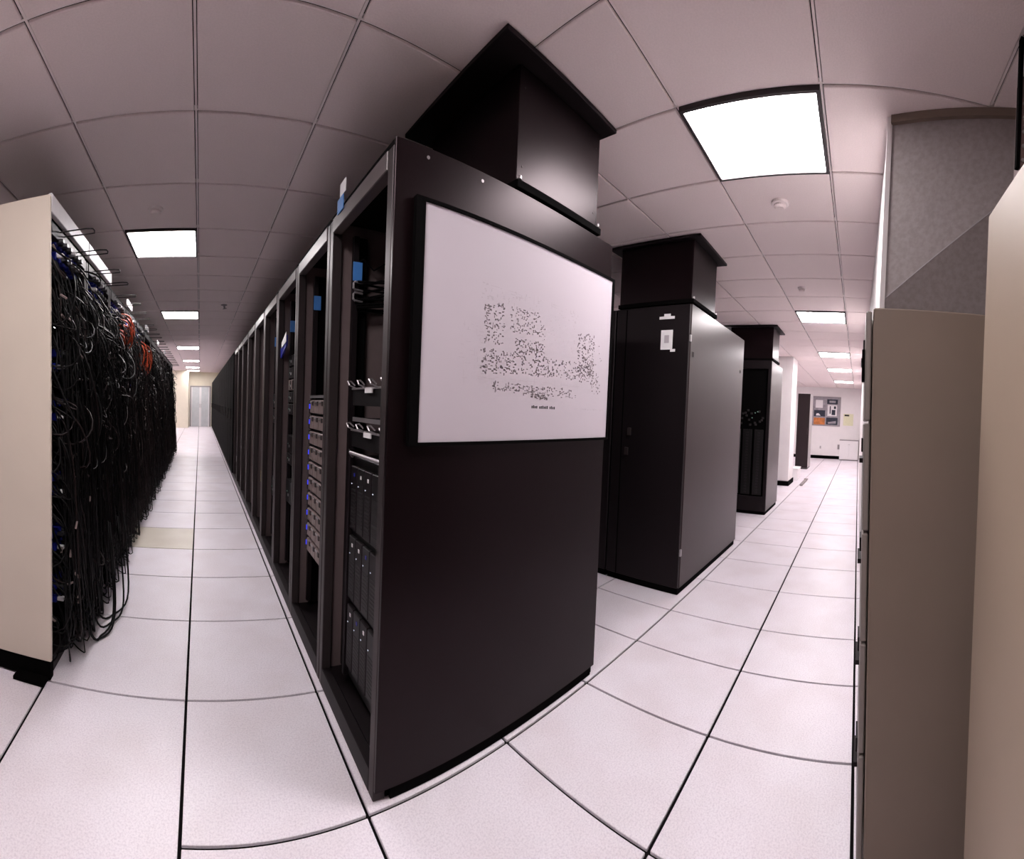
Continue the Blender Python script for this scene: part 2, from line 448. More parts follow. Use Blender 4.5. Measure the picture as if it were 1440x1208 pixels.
# ------------------------------------------------------------------ black rack row A (fronts face -X)
PITCH_R = .665
YA0 = .03
W2 = .3295
def rack_parts(t, depth=1.19, header='header', post='post', z=2.22, sgn=1, side=True):
    obj('base', MB().box(.03 * sgn, depth * sgn, -W2 + .005, W2 - .005, .003, .055), 'rubber', t)
    for sy in (-1, 1):
        obj('post', MB().box(0, .045 * sgn, sy * (W2 - .042), sy * W2, 0.003, z - .02), post, t, .003)
        obj('post', MB().box((depth - .045) * sgn, depth * sgn, sy * (W2 - .042), sy * W2, 0.003, z - .02), 'black', t)
        obj('mounting_rail', MB().box(.085 * sgn, .11 * sgn, sy * .235, sy * .262, .12, z - .1), 'black', t)
    obj('top_panel', MB().box(.002 * sgn, depth * sgn, -W2, W2, z - .02, z), 'rubber', t, .002)
    obj('header', MB().box(-.004 * sgn, .04 * sgn, -W2 + .042, W2 - .042, z - .085, z - .02), header, t, .003)
    obj('bottom_rail', MB().box(.0 * sgn, .04 * sgn, -W2 + .042, W2 - .042, .003, .09), 'black', t, .003)
    if side: obj('cable_duct', MB().box(.115 * sgn, .165 * sgn, W2 - .06, W2 - .012, .09, z - .09), 'rubber', t, .003)
    if side: obj('side_panel', MB().box(.05 * sgn, (depth - .05) * sgn, W2 - .010, W2 - .002, .055, z - .022), 'inner', t)
    obj('back_panel', MB().box((depth - .008) * sgn, (depth - .002) * sgn, -W2 + .045, W2 - .045, .06, z - .025), 'black', t)
    obj('bottom_plate', MB().box(.05 * sgn, (depth - .05) * sgn, -W2 + .012, W2 - .012, .056, .07), 'black', t)
def ya(k): return YA0 + W2 + .003 + PITCH_R * k
XA = .03
NA = 29
r0 = thing('server_rack', 'nearest open black server rack, at the corner beside the framed floor plan', 'server rack', (XA, ya(0), 0), 'black racks right of the left aisle')
rack_parts(r0)
proto_door = thing('server_rack', 'x', 'server rack', (XA, ya(9), 0), 'black racks right of the left aisle')
rack_parts(proto_door, post='black')
dr = obj('front_door', MB().box(-.02, -.003, -W2 + .01, W2 - .01, .09, 2.19), 'rubber', proto_door, .003)
obj('door_handle', MB().box(-.035, -.02, W2 - .07, W2 - .04, 1.0, 1.2), 'black', dr)
obj('door_seam', MB().box(-.022, -.0195, -W2 + .06, -W2 + .068, .15, 2.1), 'black', dr)
RACKS = [r0]
for k in range(1, NA):
    base = r0 if k < 9 else proto_door
    lb = ('%s open black rack from the near corner in the row right of the left aisle' if k < 9 else '%s rack from the near corner of the black row, with closed door') % ORD[k]
    if k == 9:
        proto_door['label'] = lb; RACKS.append(proto_door); continue
    RACKS.append(dup(base, (XA, ya(k), 0), lb))
# end side panel of rack 0 (faces -Y)
ep = obj('end_panel', MB().box(.0, 1.192, -W2 - .016, -W2 - .002, .045, 2.218), 'panel', r0, .002, label='large smooth dark end panel')
obj('panel_foot', MB().box(.06, 1.17, -W2 - .010, -W2 + .0, .003, .045), 'rubber', ep)
mb = MB()
for x in (.12, .35): mb.cyl((x, -W2 - .018, 2.185), .006, .004, 1, 8)
obj('panel_screw', mb, 'chrome', ep, kind='stuff')

# exhaust ducts on top of the racks
def chimney(name, lb, loc, bx, by, fx, fy, z0, grp='black exhaust ducts on rack tops'):
    t = thing(name, lb, 'duct', loc, grp)
    zt = H - .004 - z0
    b = obj('duct_body', MB().box(bx[0], bx[1], by[0], by[1], .03, zt - .02), 'panel', t, .003)
    obj('flange', MB().box(fx[0], fx[1], fy[0], fy[1], zt - .02, zt), 'black', t, .002)
    obj('collar', MB().box(bx[0] - .006, bx[1] + .016, by[0] - .018, by[1] + .012, 0.004, .036), 'rubber', t, .002)
    for xx in (bx[0] - .004, bx[1] - .022):
        obj('corner_bolt', MB().lathe((xx + .012, by[0] - .013, .045), [(.009, -.008), (.009, .004), (.005, .008)], 10), 'chrome', t)
    mb = MB()
    for xx in (bx[0] + .03, bx[1] - .03):
        for zz in (.1, zt - .1): mb.cyl((xx, by[0] - .002, zz), .004, .003, 1, 6)
    obj('rivets', mb, 'post', b, kind='stuff')
    return t
chimney('exhaust_duct', 'large black sheet metal duct on the nearest rack, reaching the ceiling', (0, 0, 2.221), (.55, 1.085), (.025, .67), (.415, 1.115), (-.05, .72), 2.221)

# framed floor plan on the end panel
fp = thing('framed_floor_plan', 'large white framed floor plan hung on the dark rack end panel', 'floor plan', (.67, .016, 1.236))
bx0, bx1, bz1 = -.535, .54, .795
obj('frame', MB().ring(1, -.022, -.002, (bx0 - .035, bx1 + .014, -.012, bz1 + .012), (bx0, bx1, 0, bz1)), 'rubber', fp)
obj('board', MB().box(bx0, bx1, -.016, -.003, 0, bz1), 'board', fp)
def print_marks(regions, name, m, seed):
    r = random.Random(seed); mb = MB()
    for (x0, x1, z0, z1, n, sw, sh) in regions:
        for _ in range(int(n * 1.5)):
            x = r.uniform(x0, x1) - .67; z = r.uniform(z0, z1) - 1.236
            w_ = sw * r.uniform(.3, .85); h_ = sh * r.uniform(.35, .85)
            if r.random() < .35: w_, h_ = h_, w_
            mb.poly([(x - w_ / 2, -.0166, z - h_ / 2), (x + w_ / 2, -.0166, z - h_ / 2), (x + w_ / 2, -.0166, z + h_ / 2), (x - w_ / 2, -.0166, z + h_ / 2)])
    return obj(name, mb, m, fp, kind='stuff')
print_marks([(.40, .50, 1.60, 1.76, 95, .012, .007), (.53, .70, 1.66, 1.76, 80, .014, .006), (.56, .72, 1.58, 1.64, 70, .012, .008), (.70, .73, 1.60, 1.72, 24, .006, .007),
             (.39, .56, 1.49, 1.58, 90, .013, .008), (.56, 1.09, 1.50, 1.585, 190, .012, .009), (.95, 1.08, 1.52, 1.73, 110, .013, .01), (.45, .95, 1.42, 1.46, 110, .014, .007),
             (1.06, 1.14, 1.45, 1.56, 26, .009, .009), (.95, 1.15, 1.58, 1.70, 20, .008, .008), (.66, .76, 1.405, 1.425, 30, .016, .007)], 'printed_plan', 'ink', 3)
print_marks([(.38, .95, 1.76, 1.82, 40, .014, .006), (.42, .80, 1.80, 1.815, 12, .05, .002), (.30, .40, 1.45, 1.66, 22, .03, .002), (.95, 1.18, 1.37, 1.375, 26, .014, .003), (.40, 1.0, 1.47, 1.478, 14, .06, .002),
             (.75, .95, 1.62, 1.80, 26, .009, .006)], 'faint_print', 'inklight', 4)
mb = MB()
for q in range(16):
    if q in (4, 11): continue
    x = -.005 + q * .0092; h_ = (.011, .013, .010)[q % 3]
    mb.poly([(x, -.0166, .130), (x + .0062, -.0166, .130), (x + .0062, -.0166, .130 + h_), (x, -.0166, .130 + h_)])
obj('caption_print', mb, 'inkblack', fp, kind='stuff')

# ------------------------------------------------------------------ equipment in row A
def shelf_panel(lb, y, z):
    t = thing('cable_manager', lb, 'cable manager', (XA + .07, y, z), 'cable managers in the nearest rack')
    obj('tray', MB().box(0, .12, -.205, .205, -.075, -.004), 'server', t, .002)
    obj('front_lip', MB().box(-.006, .004, -.205, .205, -.006, .002), 'chrome', t)
    for yy in (-.17, -.06, .06, .17):
        obj('ring', MB().tube([(-.005, yy - .012, 0), (-.035, yy - .012, .012), (-.038, yy, .028), (-.02, yy + .012, .03), (0, yy + .012, .012)], .0035, 5), 'chrome', t)
    obj('label_strip', MB().box(-.012, -.0065, -.03, .04, -.022, -.002), 'paper', t)
    return t
shelf_panel('upper black cable manager with wire rings and white tag in the nearest rack', ya(0) - .045, 1.425)
shelf_panel('lower black cable manager with wire rings and white tag in the nearest rack', ya(0) - .045, 1.245)
t = thing('rack_shelf', 'thin steel shelf between the two cable managers in the nearest rack', 'shelf', (XA + .08, ya(0) - .045, 1.295))
obj('tray', MB().box(0, .4, -.21, .21, -.008, 0), 'servergrey', t)
obj('front_lip', MB().box(-.006, 0, -.21, .21, -.014, .004), 'chrome', t)
# tall blade enclosure
t = thing('blade_enclosure', 'tall black blade enclosure with status lights at the bottom of the nearest rack', 'server', (XA + .075, ya(0) - .04, .125))
b = obj('chassis', MB().box(.012, .75, -.215, .215, 0, 1.0), 'server', t, .003)
obj('side_trim', MB().box(-.012, .02, -.222, -.2, 0, 1.03), 'post', t, .003)
obj('side_trim', MB().box(-.012, .02, .2, .222, 0, 1.03), 'black', t, .003)
obj('top_handle', MB().tube([(0, -.19, 1.0), (-.02, -.17, 1.02), (-.02, .17, 1.02), (0, .19, 1.0)], .008, 6), 'chrome', t)
rr = random.Random(11)
for zi in range(3):
    for yi in range(5):
        bl = obj('blade', MB().box(-.006, .012, -.19 + yi * .077, -.118 + yi * .077, .06 + zi * .31, .34 + zi * .31), 'server' if (yi + zi) % 2 else 'black', t, .003)
        mb = MB()
        for q in range(10): mb.box(-.0075, -.006, -.18 + yi * .077, -.13 + yi * .077, .09 + zi * .31 + q * .016, .097 + zi * .31 + q * .016)
        obj('grille', mb, 'servergrey', bl, kind='stuff')
        if yi in (2, 3, 4):
            obj('badge', MB().box(-.008, -.006, -.165 + yi * .077, -.153 + yi * .077, .297 + zi * .31, .312 + zi * .31), 'paper' if (yi + zi) % 3 else 'blue', bl)
        obj('indicator', MB().box(-.008, -.006, -.135 + yi * .077, -.13 + yi * .077, .26 + zi * .31, .264 + zi * .31), 'ledwhite', bl)
# cable bundle along the far side of rack 0
mb = MB(); rr = random.Random(5)
for q in range(16):
    y = ya(0) + W2 - .03 - rr.uniform(0, .06); z = rr.uniform(1.82, 1.96)
    mb.tube([(XA + .1, y - .02, z - .03), (XA + .25, y, z + rr.uniform(-.03, .03)), (XA + .45, y + .005, z + rr.uniform(-.02, .05)), (XA + .7, y, z + .04), (XA + .95, y, z + rr.uniform(0, .1))], .006, 5)
tag(obj('cable_bundle', mb, 'cable', at=(XA + .5, ya(0) + .25, 1.9)), 'bundle of black cables strapped along the inside of the nearest rack', 'cables', kind='stuff')
o = obj('cable', MB().tube([(XA + .1, ya(0) + .24, 2.0), (XA + .14, ya(0) + .26, 2.03), (XA + .2, ya(0) + .27, 1.99), (XA + .3, ya(0) + .28, 2.06), (XA + .5, ya(0) + .29, 2.12)], .004, 5), 'cable', at=(XA + .2, ya(0) + .26, 2.0))
tag(o, 'single thin black cable rising above the bundle in the nearest rack', 'cable')

def tag_card(lb, k, z, m='bluetag', yoff=.232, h=.085, wd=.045, x=.08, group='blue tags on the rack rails', face_y=True):
    o = obj('rack_tag', (MB().box(0, wd, -.004, 0, -h / 2, h / 2) if face_y else MB().box(-.004, 0, -wd / 2, wd / 2, -h / 2, h / 2)), m, bevel=.001)
    o.location = (XA + x, ya(k) + yoff, z)
    tag(o, lb, 'tag', group)
    return o
tag_card('blue tag on the left rail of the nearest black rack', 0, 1.96)
for q, z in ((0, 1.893), (1, 1.844)):
    o = obj('cable_ring', MB().tube([(.03, 0, .018), (-.012, -.012, .018), (-.02, -.014, .010), (-.02, -.014, -.012), (-.012, -.012, -.018), (.03, 0, -.018)], .005, 6), 'chrome')
    o.location = (XA + .10, ya(0) + .232, z)
    tag(o, ('upper' if q == 0 else 'lower') + ' steel cable ring under the blue tag in the nearest rack', 'cable ring', 'steel cable rings in the nearest rack')
o = obj('rack_tag', MB().box(-.004, 0, -.045, .03, 0, .06), 'bluetag'); o.location = (XA - .006, ya(0) + .18, 2.185)
tag(o, 'blue label stuck on the header of the nearest black rack', 'tag', 'blue tags on the rack rails')
o = obj('paper_flag', MB().box(-.003, 0, -.05, .02, 0, .055), 'paper'); o.location = (XA - .006, ya(0) + .16, 2.247)
tag(o, 'white paper flag sticking up above the header of the nearest black rack', 'tag')
for k, z, lb in ((1, 1.96, 'blue tag high on the rail of the second black rack'), (2, 1.93, 'blue tag high on the rail of the third black rack'), (3, 1.90, 'blue tag on the rail of the fourth black rack'), (4, 1.80, 'pale blue tag on the rail of the fifth black rack'), (5, 1.72, 'blue tag on the rail of the sixth black rack'), (6, 1.74, 'small blue tag on the rail of the seventh black rack')):
    tag_card(lb, k, z)
t = thing('paper_folder', 'blue and white paper folder stuck out of the third black rack', 'folder', (XA + .02, ya(2) + .18, 1.78))
obj('cover', MB().prism([(0, -.1, .06), (0, .1, -.02), (0, .1, -.09), (0, -.1, -.02)], 0, .012), 'blue', t)
obj('sheet', MB().prism([(-.006, -.12, .08), (-.006, .04, .02), (-.006, .04, -.02), (-.006, -.12, .01)], 0, .004), 'paper', t)
tag_card('yellow tag low on the front of the fifth black rack', 4, .62, 'yellow', yoff=-.22, h=.11, wd=.09, x=.02, group='loose tags low on racks', face_y=False)
tag_card('white tag low on the front of the eighth black rack', 8, .40, 'paper', yoff=-.1, h=.09, wd=.05, x=.02, group='loose tags low on racks', face_y=False)
tag_card('white tag below the yellow one on the fifth black rack', 4, .40, 'paper', yoff=-.22, h=.05, wd=.06, x=.02, group='loose tags low on racks', face_y=False)

# disk shelves in the second rack
def disk_shelf(label):
    t = thing('disk_shelf', label, 'disk array', (0, 0, 0), 'silver disk shelves stacked in the second rack')
    obj('chassis', MB().box(.012, .55, -.205, .205, 0, .086), 'silverdark', t, .002)
    for q in range(4):
        c = obj('drive_carrier', MB().box(-.008, .012, -.198 + q * .092, -.112 + q * .092, .006, .080), 'silver', t, .003)
        obj('latch', MB().box(-.013, -.008, -.192 + q * .092, -.172 + q * .092, .05, .074), 'silverdark', c)
        obj('handle', MB().box(-.012, -.008, -.165 + q * .092, -.12 + q * .092, .066, .074), 'chrome', c)
    obj('light_strip', MB().box(-.008, .0, .176, .186, .03, .058), 'ledblue', t)
    obj('end_cap', MB().box(-.006, .012, .188, .205, .0, .086), 'silverdark', t, .002)
    return t
ds = disk_shelf('silver disk shelf with blue light, topmost of the stack in the second rack')
ds.location = (XA + .065, ya(1) + .005, 1.29)
for q in range(1, 10):
    dup(ds, (XA + .065, ya(1) + .005, 1.29 - q * .0915), 'silver disk shelf with blue light, %s from the top in the second rack' % (ORD[q] if q < 9 else 'lowest, tenth'))
t = thing('rack_shelf', 'empty steel shelf just above the silver disk shelves in the second rack', 'shelf', (XA + .07, ya(1) + .005, 1.395))
obj('tray', MB().box(0, .5, -.21, .21, -.006, 0), 'servergrey', t)
obj('front_lip', MB().box(-.004, 0, -.21, .21, -.012, .004), 'chrome', t)

# servers in the racks beyond
def server(h, seed, face):
    r = random.Random(seed)
    t = thing('rack_server', 'x', 'server', (0, 0, 0))
    obj('chassis', MB().box(.01, .65, -.215, .215, 0, h - .004), 'server', t, .002)
    fz = obj('faceplate', MB().box(-.006, .01, -.21, .21, .003, h - .007), face, t, .002)
    mb = MB(); nn = 9
    for q in range(nn):
        if r.random() < .75: mb.box(-.008, -.006, -.19 + q * .04, -.158 + q * .04, .010, h - .014)
    obj('vents', mb, 'black', fz, kind='stuff')
    obj('status_light', MB().box(-.0085, -.006, .165, .18, h * .45, h * .45 + .008), 'ledgreen', fz)
    obj('badge', MB().box(-.0085, -.006, .12, .145, h * .3, h * .3 + .018), 'chrome', fz)
    for sy in (-1, 1):
        obj('ear', MB().box(-.004, .01, sy * .212, sy * .236, .002, h - .006), 'post', t)
    return t
protos = [server(.088, 1, 'servergrey'), server(.132, 2, 'server'), server(.088, 3, 'silver'), server(.176, 4, 'server')]
used = [False] * 4
stacks = {2: [(0, 1.62), (0, 1.53), (2, 1.44), (0, 1.35), (0, 1.26), (1, .98), (0, .89), (3, .60)],
          3: [(1, 1.30), (1, 1.16), (3, .5)],
          4: [(1, 1.10), (0, .80), (0, .30)],
          5: [(2, 1.08), (2, .99), (2, .90), (2, .81), (2, .72), (2, .63), (2, .54), (2, .45)],
          6: [(0, 1.08), (0, .99), (0, .90), (2, .81), (0, .72), (0, .63), (0, .54)],
          7: [(2, 1.12), (2, 1.03), (2, .94), (2, .85), (2, .76), (2, .67), (2, .58), (2, .49)],
          8: [(0, 1.12), (2, 1.03), (2, .94), (0, .85), (0, .76), (0, .67), (0, .58)]}
words = {0: 'charcoal', 1: 'black', 2: 'silver', 3: 'tall black'}
for k, lst in stacks.items():
    for n, (p, z) in enumerate(lst):
        lb = '%s rack server, %s from the top among the servers in the %s black rack' % (words[p], ORD[n], ORD[k])
        loc = (XA + .08, ya(k), z)
        if not used[p]:
            protos[p].location = loc; protos[p]['label'] = lb; protos[p]['group'] = 'servers in the open racks'; used[p] = True
        else:
            dup(protos[p], loc, lb, 'servers in the open racks')

# ------------------------------------------------------------------ rack B and C ends of the next rows
def closed_rack(lb, loc, depth, z=2.22, door=True):
    t = thing('server_rack', lb, 'server rack', loc, 'black rack rows along the right aisle')
    obj('base', MB().box(.02, depth - .02, -W2 + .01, W2 - .01, .002, .05), 'rubber', t)
    obj('body', MB().box(.03, depth, -W2, W2, .05, z), 'panelb', t, .004)
    if door:
        d = obj('front_door', MB().box(0.002, .028, -W2 + .004, W2 - .004, .055, z - .008), 'black', t, .004)
        return t, d
    return t, None
# row B
YB0 = .05
bB, dB = closed_rack('tall black rack with paper notice on its door, second row end by the right aisle', (2.33, YB0 + W2, 0), 1.50)
obj('notice_sheet', MB().box(-.001, .002, -.19, -.09, 1.87, 2.02), 'paper', dB, label='white paper notice taped to the door')
obj('notice_print', MB().box(-.0016, -.001, -.16, -.12, 1.92, 1.98), 'inklight', dB)
obj('tape_tab', MB().box(-.002, .002, -.215, -.175, 1.852, 1.872), 'paper', dB)
obj('label_sticker', MB().prism([(-.001, -.20, 2.105), (-.001, -.07, 2.105), (-.001, -.07, 2.125), (-.001, -.11, 2.126), (-.001, -.11, 2.145), (-.001, -.165, 2.145), (-.001, -.165, 2.126), (-.001, -.20, 2.125)], 0, .003), 'paper', dB, label='white label strip at the top of the door')
obj('door_lock', MB().box(-.014, .002, .14, .17, 1.19, 1.25), 'post', dB)
obj('door_latch', MB().box(-.014, .002, .16, .19, 1.03, 1.09), 'post', dB)
obj('door_seam', MB().box(-.002, .003, .225, .232, .06, 2.2), 'rubber', dB)
for zz in (.3, 1.93): obj('hinge', MB().box(.01, .03, -W2 - .008, -W2 + .004, zz, zz + .05), 'chrome', bB)
obj('panel_latch', MB().box(.08, .10, -W2 - .004, -W2, 1.82, 1.86), 'black', bB)
obj('panel_latch', MB().box(1.38, 1.40, -W2 - .004, -W2, 1.85, 1.88), 'black', bB)
for k in (1, 2):
    closed_rack('%s rack of the second row, in the dark gap behind the floor plan panel' % ('second' if k == 1 else 'third'), (2.33, YB0 + W2 + .664 * k, 0), 1.50)
chimney('exhaust_duct', 'black duct on the rack with the paper notice, reaching the ceiling', (0, 0, 2.221), (2.355, 2.87), (.055, .70), (2.315, 2.95), (-.01, .79), 2.221)
# row C
bC, _ = closed_rack('black rack with open server front at the third row end by the right aisle', (5.3, .05 + W2, 0), .86, door=False)
obj('front_frame', MB().ring(0, 0, .03, (-W2, W2, .05, 2.22), (-W2 + .045, W2 - .045, .26, 2.1)), 'black', bC, .002)
obj('recess', MB().box(.022, .03, -W2 + .045, W2 - .045, .26, 2.1), 'rubber', bC)
obj('label_sticker', MB().box(-.002, 0, .10, .19, 2.17, 2.20), 'paper', bC)
for c in range(3):
    s = obj('server_column', MB().box(.006, .022, -.25 + c * .17, -.12 + c * .17, .28, 1.22), 'server', bC, .002)
    mb = MB()
    for q in range(22): mb.box(.003, .006, -.20 + c * .17, -.165 + c * .17, .30 + q * .041, .325 + q * .041)
    obj('drive_slots', mb, 'servergrey', s, kind='stuff')
rr = random.Random(9); mb = MB()
for q in range(16):
    y = rr.uniform(-.25, .2); z = rr.uniform(1.25, 1.5); mb.box(.012, .022, y, y + .03, z, z + .03)
obj('small_modules', mb, 'servergrey', bC, kind='stuff')
mb = MB()
for q in range(4):
    y = rr.uniform(-.25, .2); z = rr.uniform(1.27, 1.5); mb.box(.009, .012, y, y + .014, z, z + .01)
obj('indicators', mb, 'ledgreen', bC, kind='stuff')
closed_rack('second rack of the third row behind the open server front', (5.3, .05 + W2 + .664, 0), .86)
chimney('exhaust_duct', 'small black duct on the third row rack, farthest of the ducts', (0, 0, 2.221), (5.35, 5.80), (.055, .70), (5.28, 5.9), (-.01, .79), 2.221)

# ------------------------------------------------------------------ far end of the right aisle
t = thing('locker', 'tall dark maroon locker standing before the far white wall', 'locker', (11.5, .37, 0))
obj('body', MB().box(.02, .75, -.17, .19, .03, 2.19), 'lockerside', t, .004)
d = obj('door', MB().box(0, .02, -.17, .19, .04, 2.185), 'locker', t, .003)
obj('handle', MB().box(-.02, 0, -.13, -.11, 1.0, 1.2), 'post', d)
obj('plinth', MB().box(.03, .72, -.16, .18, 0, .03), 'rubber', t)
t = thing('notice_board', 'grey framed notice board with six posters on the far white wall', 'notice board', (XW - .02, .04, 1.28))
obj('backing', MB().box(0, .018, -.53, .53, 0, 1.07), 'greyp', t)
obj('frame', MB().ring(0, -.012, .018, (-.56, .56, -.03, 1.10), (-.53, .53, 0, 1.07)), 'frame', t)
def poster(y0, y1, z0, z1, m, lb):
    o = obj('poster', MB().box(-.004, 0, y0, y1, z0, z1), m, t, label=lb); return o
o = poster(.08, .44, .62, .98, 'paper', 'white sheet poster'); obj('poster_border', MB().ring(0, -.006, -.004, (.08, .44, .62, .98), (.13, .41, .66, .96)), 'greyp', o)
o = poster(.03, .46, .33, .57, 'navy', 'dark navy poster'); obj('poster_shape', MB().prism([(-.006, .38, .36), (-.006, .20, .36), (-.006, .28, .45), (-.006, .36, .44)], 0, .002), 'paper', o)
o = poster(.03, .46, .02, .28, 'orangep', 'orange poster')
o = poster(-.44, -.03, .82, 1.0, 'navy', 'dark wide poster'); obj('poster_shape', MB().box(-.006, -.004, -.36, -.12, .87, .95), 'greyp', o)
o = poster(-.42, -.06, .36, .78, 'paper', 'tall grey poster'); [obj('poster_shape', MB().box(-.006, -.004, a_, b_, c_, d_), 'navy', o) for a_, b_, c_, d_ in ((-.36, -.22, .40, .60), (-.18, -.14, .45, .74), (-.38, -.30, .64, .74))]
o = poster(-.46, -.02, .03, .30, 'navy', 'black and grey poster'); obj('poster_shape', MB().prism([(-.006, -.40, .08), (-.006, -.10, .06), (-.006, -.08, .12), (-.006, -.40, .18)], 0, .002), 'greyp', o)
t = thing('notice', 'pale yellow notice sheet on the far wall right of the notice board', 'notice', (XW - .006, -.83, 1.30))
obj('sheet', MB().box(0, .005, -.19, .19, 0, .45), 'pale_yellow', t)
obj('heading', MB().box(-.002, 0, -.03, .15, .36, .42), 'inkblack', t)
t = thing('wall_outlet', 'small grey wall outlet low under the notice board', 'outlet', (XW - .012, .195, .43))
obj('plate', MB().box(0, .011, -.05, .05, -.06, .06), 'white', t, .002)
for zz in (-.045, .008): obj('socket', MB().box(-.002, 0, -.025, .025, zz, zz + .037), 'plate', t)
t = thing('wall_switch', 'small grey switch on the far wall beside the low white cabinet', 'switch', (XW - .012, -.50, .47))
obj('plate', MB().box(0, .011, -.04, .04, -.09, .09), 'frame', t, .002)
obj('toggle', MB().box(-.01, 0, -.01, .01, -.02, .02), 'plate', t)
t = thing('low_cabinet', 'low white cabinet against the far wall under the yellow notice', 'cabinet', (XW - .45, -.90, 0))
obj('body', MB().box(.02, .44, -.36, .34, .04, .74), 'white', t, .004)
obj('top', MB().box(-.01, .445, -.37, .35, .74, .765), 'frame', t, .003)
for sy in (0, 1):
    d = obj('door', MB().box(0, .02, -.355 + sy * .345, -.015 + sy * .345, .05, .735), 'white', t, .003)
    obj('knob', MB().cyl((-.018, -.03 + sy * .04, .6), .012, .018, 0, 8), 'chrome', d)
obj('plinth', MB().box(.03, .44, -.35, .33, 0, .04), 'frame', t)
t = thing('door_stop', 'small dark metal bar lying on the floor by the white column', 'bar', (8.75, -.06, 0))
obj('bar', MB().box(-.45, .45, -.03, .03, 0.001, .03), 'plate', t, .004)
obj('end_tab', MB().box(.40, .46, -.045, .045, 0.03, .045), 'plate', t)
t = thing('floor_box', 'small white box on the floor at the foot of the column', 'box', (9.3, .25, 0))
obj('box_body', MB().box(-.25, .25, -.12, .12, 0.001, .26), 'white', t, .01)
obj('lid', MB().box(-.26, .26, -.13, .13, .26, .28), 'wallwhite', t, .004)

# ------------------------------------------------------------------ right foreground cabinets
fc = thing('filing_cabinet', 'tall grey five-drawer filing cabinet in the right foreground, seen side-on', 'filing cabinet', (.712, -1.268, 0))
fc.rotation_euler = (-math.radians(1.5), 0, 0)
obj('body', MB().box(0, .38, -.42, -.022, .02, 1.72), 'filegrey', fc, .004)
obj('plinth', MB().box(.02, .36, -.35, -.03, 0, .02), 'rubber', fc)
zs = [.03, .365, .70, 1.035, 1.37, 1.715]
for q in range(5):
    d = obj('drawer', MB().box(.004, .376, -.018, 0, zs[q] + .004, zs[q + 1] - .004), 'filefront', fc, .004)
    obj('handle', MB().box(.13, .25, 0, .012, zs[q] + .20, zs[q] + .215), 'black', d)
    obj('label_holder', MB().box(.15, .23, 0, .006, zs[q] + .235, zs[q] + .28), 'black', d)
obj('magnet_strip', MB().box(.05, .09, 0, .010, 1.50, 1.60), 'rubber', d)

bc = thing('beige_cabinet', 'tall tan metal cabinet at the right edge of the picture', 'cabinet', (.49, -1.528, 0))
obj('body', MB().box(-.80, 0, -.75, -.022, .05, 1.935), 'beige2', bc, .006)
d = obj('door', MB().box(-.795, -.003, -.020, 0, .06, 1.928), 'beige2', bc, .005)
obj('handle', MB().box(-.72, -.70, 0, .02, .95, 1.15), 'post', d)
obj('plinth', MB().box(-.78, -.02, -.73, -.04, 0, .05), 'rubber', bc)

rk = thing('relay_rack', 'brown perforated rack upright with bolts rising behind the tan cabinet', 'rack', (.80, -1.73, 0))
for sy in (0, 1):
    u = obj('upright', MB().box(-.03, .03, -.04 - .56 * sy, .012 - .56 * sy, 0, 2.60), 'brownrail', rk, .003)
    mb = MB()
    for q in range(44): mb.cyl((-.035, .002 - .56 * sy, .35 + q * .05), .0065, .005, 0, 8)
    obj('bolts', mb, 'chrome', u, kind='stuff')
obj('foot', MB().box(-.03, .08, -.65, .03, 0, .02), 'brownrail', rk)
obj('drop_rail', MB().box(-.035, -.015, .013, .026, 2.27, H), 'rubber', rk)
obj('top_bar', MB().box(-.03, .03, -.56, -.04, 2.54, 2.60), 'brownrail', rk)

# ------------------------------------------------------------------ left cable racks (fronts face +X)
XLF = -1.26
YL0 = .62
def yl(k): return YL0 + .012 + W2 + PITCH_R * k
NL = 13
lr = thing('cable_rack', 'nearest cable rack on the left, closed by a beige end panel', 'cable rack', (XLF, yl(0), 0), 'cable racks left of the left aisle')
rack_parts(lr, 1.0, 'black', 'black', 2.22, -1, side=False)
def cable_hook(y, z, l=.17):
    mb = MB().tube([(0, y - .03, z), (l * .8, y - .03, z + .003), (l, y - .018, z + .004), (l * 1.02, y, z + .002), (l * .98, y + .026, z), (l * .75, y + .03, z), (0, y + .03, z)], .0035, 5)
    return mb
for y in (-.14, .16):
    obj('cable_hook', cable_hook(y, 2.185), 'wire', lr)
LR = [lr]
for k in range(1, NL):
    LR.append(dup(lr, (XLF, yl(k), 0), '%s cable rack from the near end of the left row, hung with black cables' % ORD[k]))
epl = obj('end_panel', MB().box(-1.3, .02, -W2 - .022, -W2 - .002, .10, 2.29), 'beige', lr, .004, label='wide beige end panel')
obj('panel_screw', MB().cyl((-.62, -W2 - .025, 1.2), .006, .004, 1, 8), 'chrome', epl)
obj('end_plinth', MB().box(-1.25, .012, -W2 - .012, -W2 + .03, .003, .10), 'rubber', lr)
obj('levelling_foot', MB().box(-.16, .0, -W2 - .07, -W2 - .0, .003, .02), 'rubber', lr)
for k, (m_, zz) in enumerate((('white', 2.22), ('white', 2.22))):
    hp = obj('header_panel', MB().box(.0, .018, -W2 + .01, W2 - .003, 2.222, 2.31), m_, LR[k], .003, label='white header strip on top')
for k in (3, 5, 7, 9):
    obj('header_panel', MB().box(.0, .018, -W2 + .06, -.02, 2.222, 2.29), 'white', LR[k], .003, label='white header tab on top')

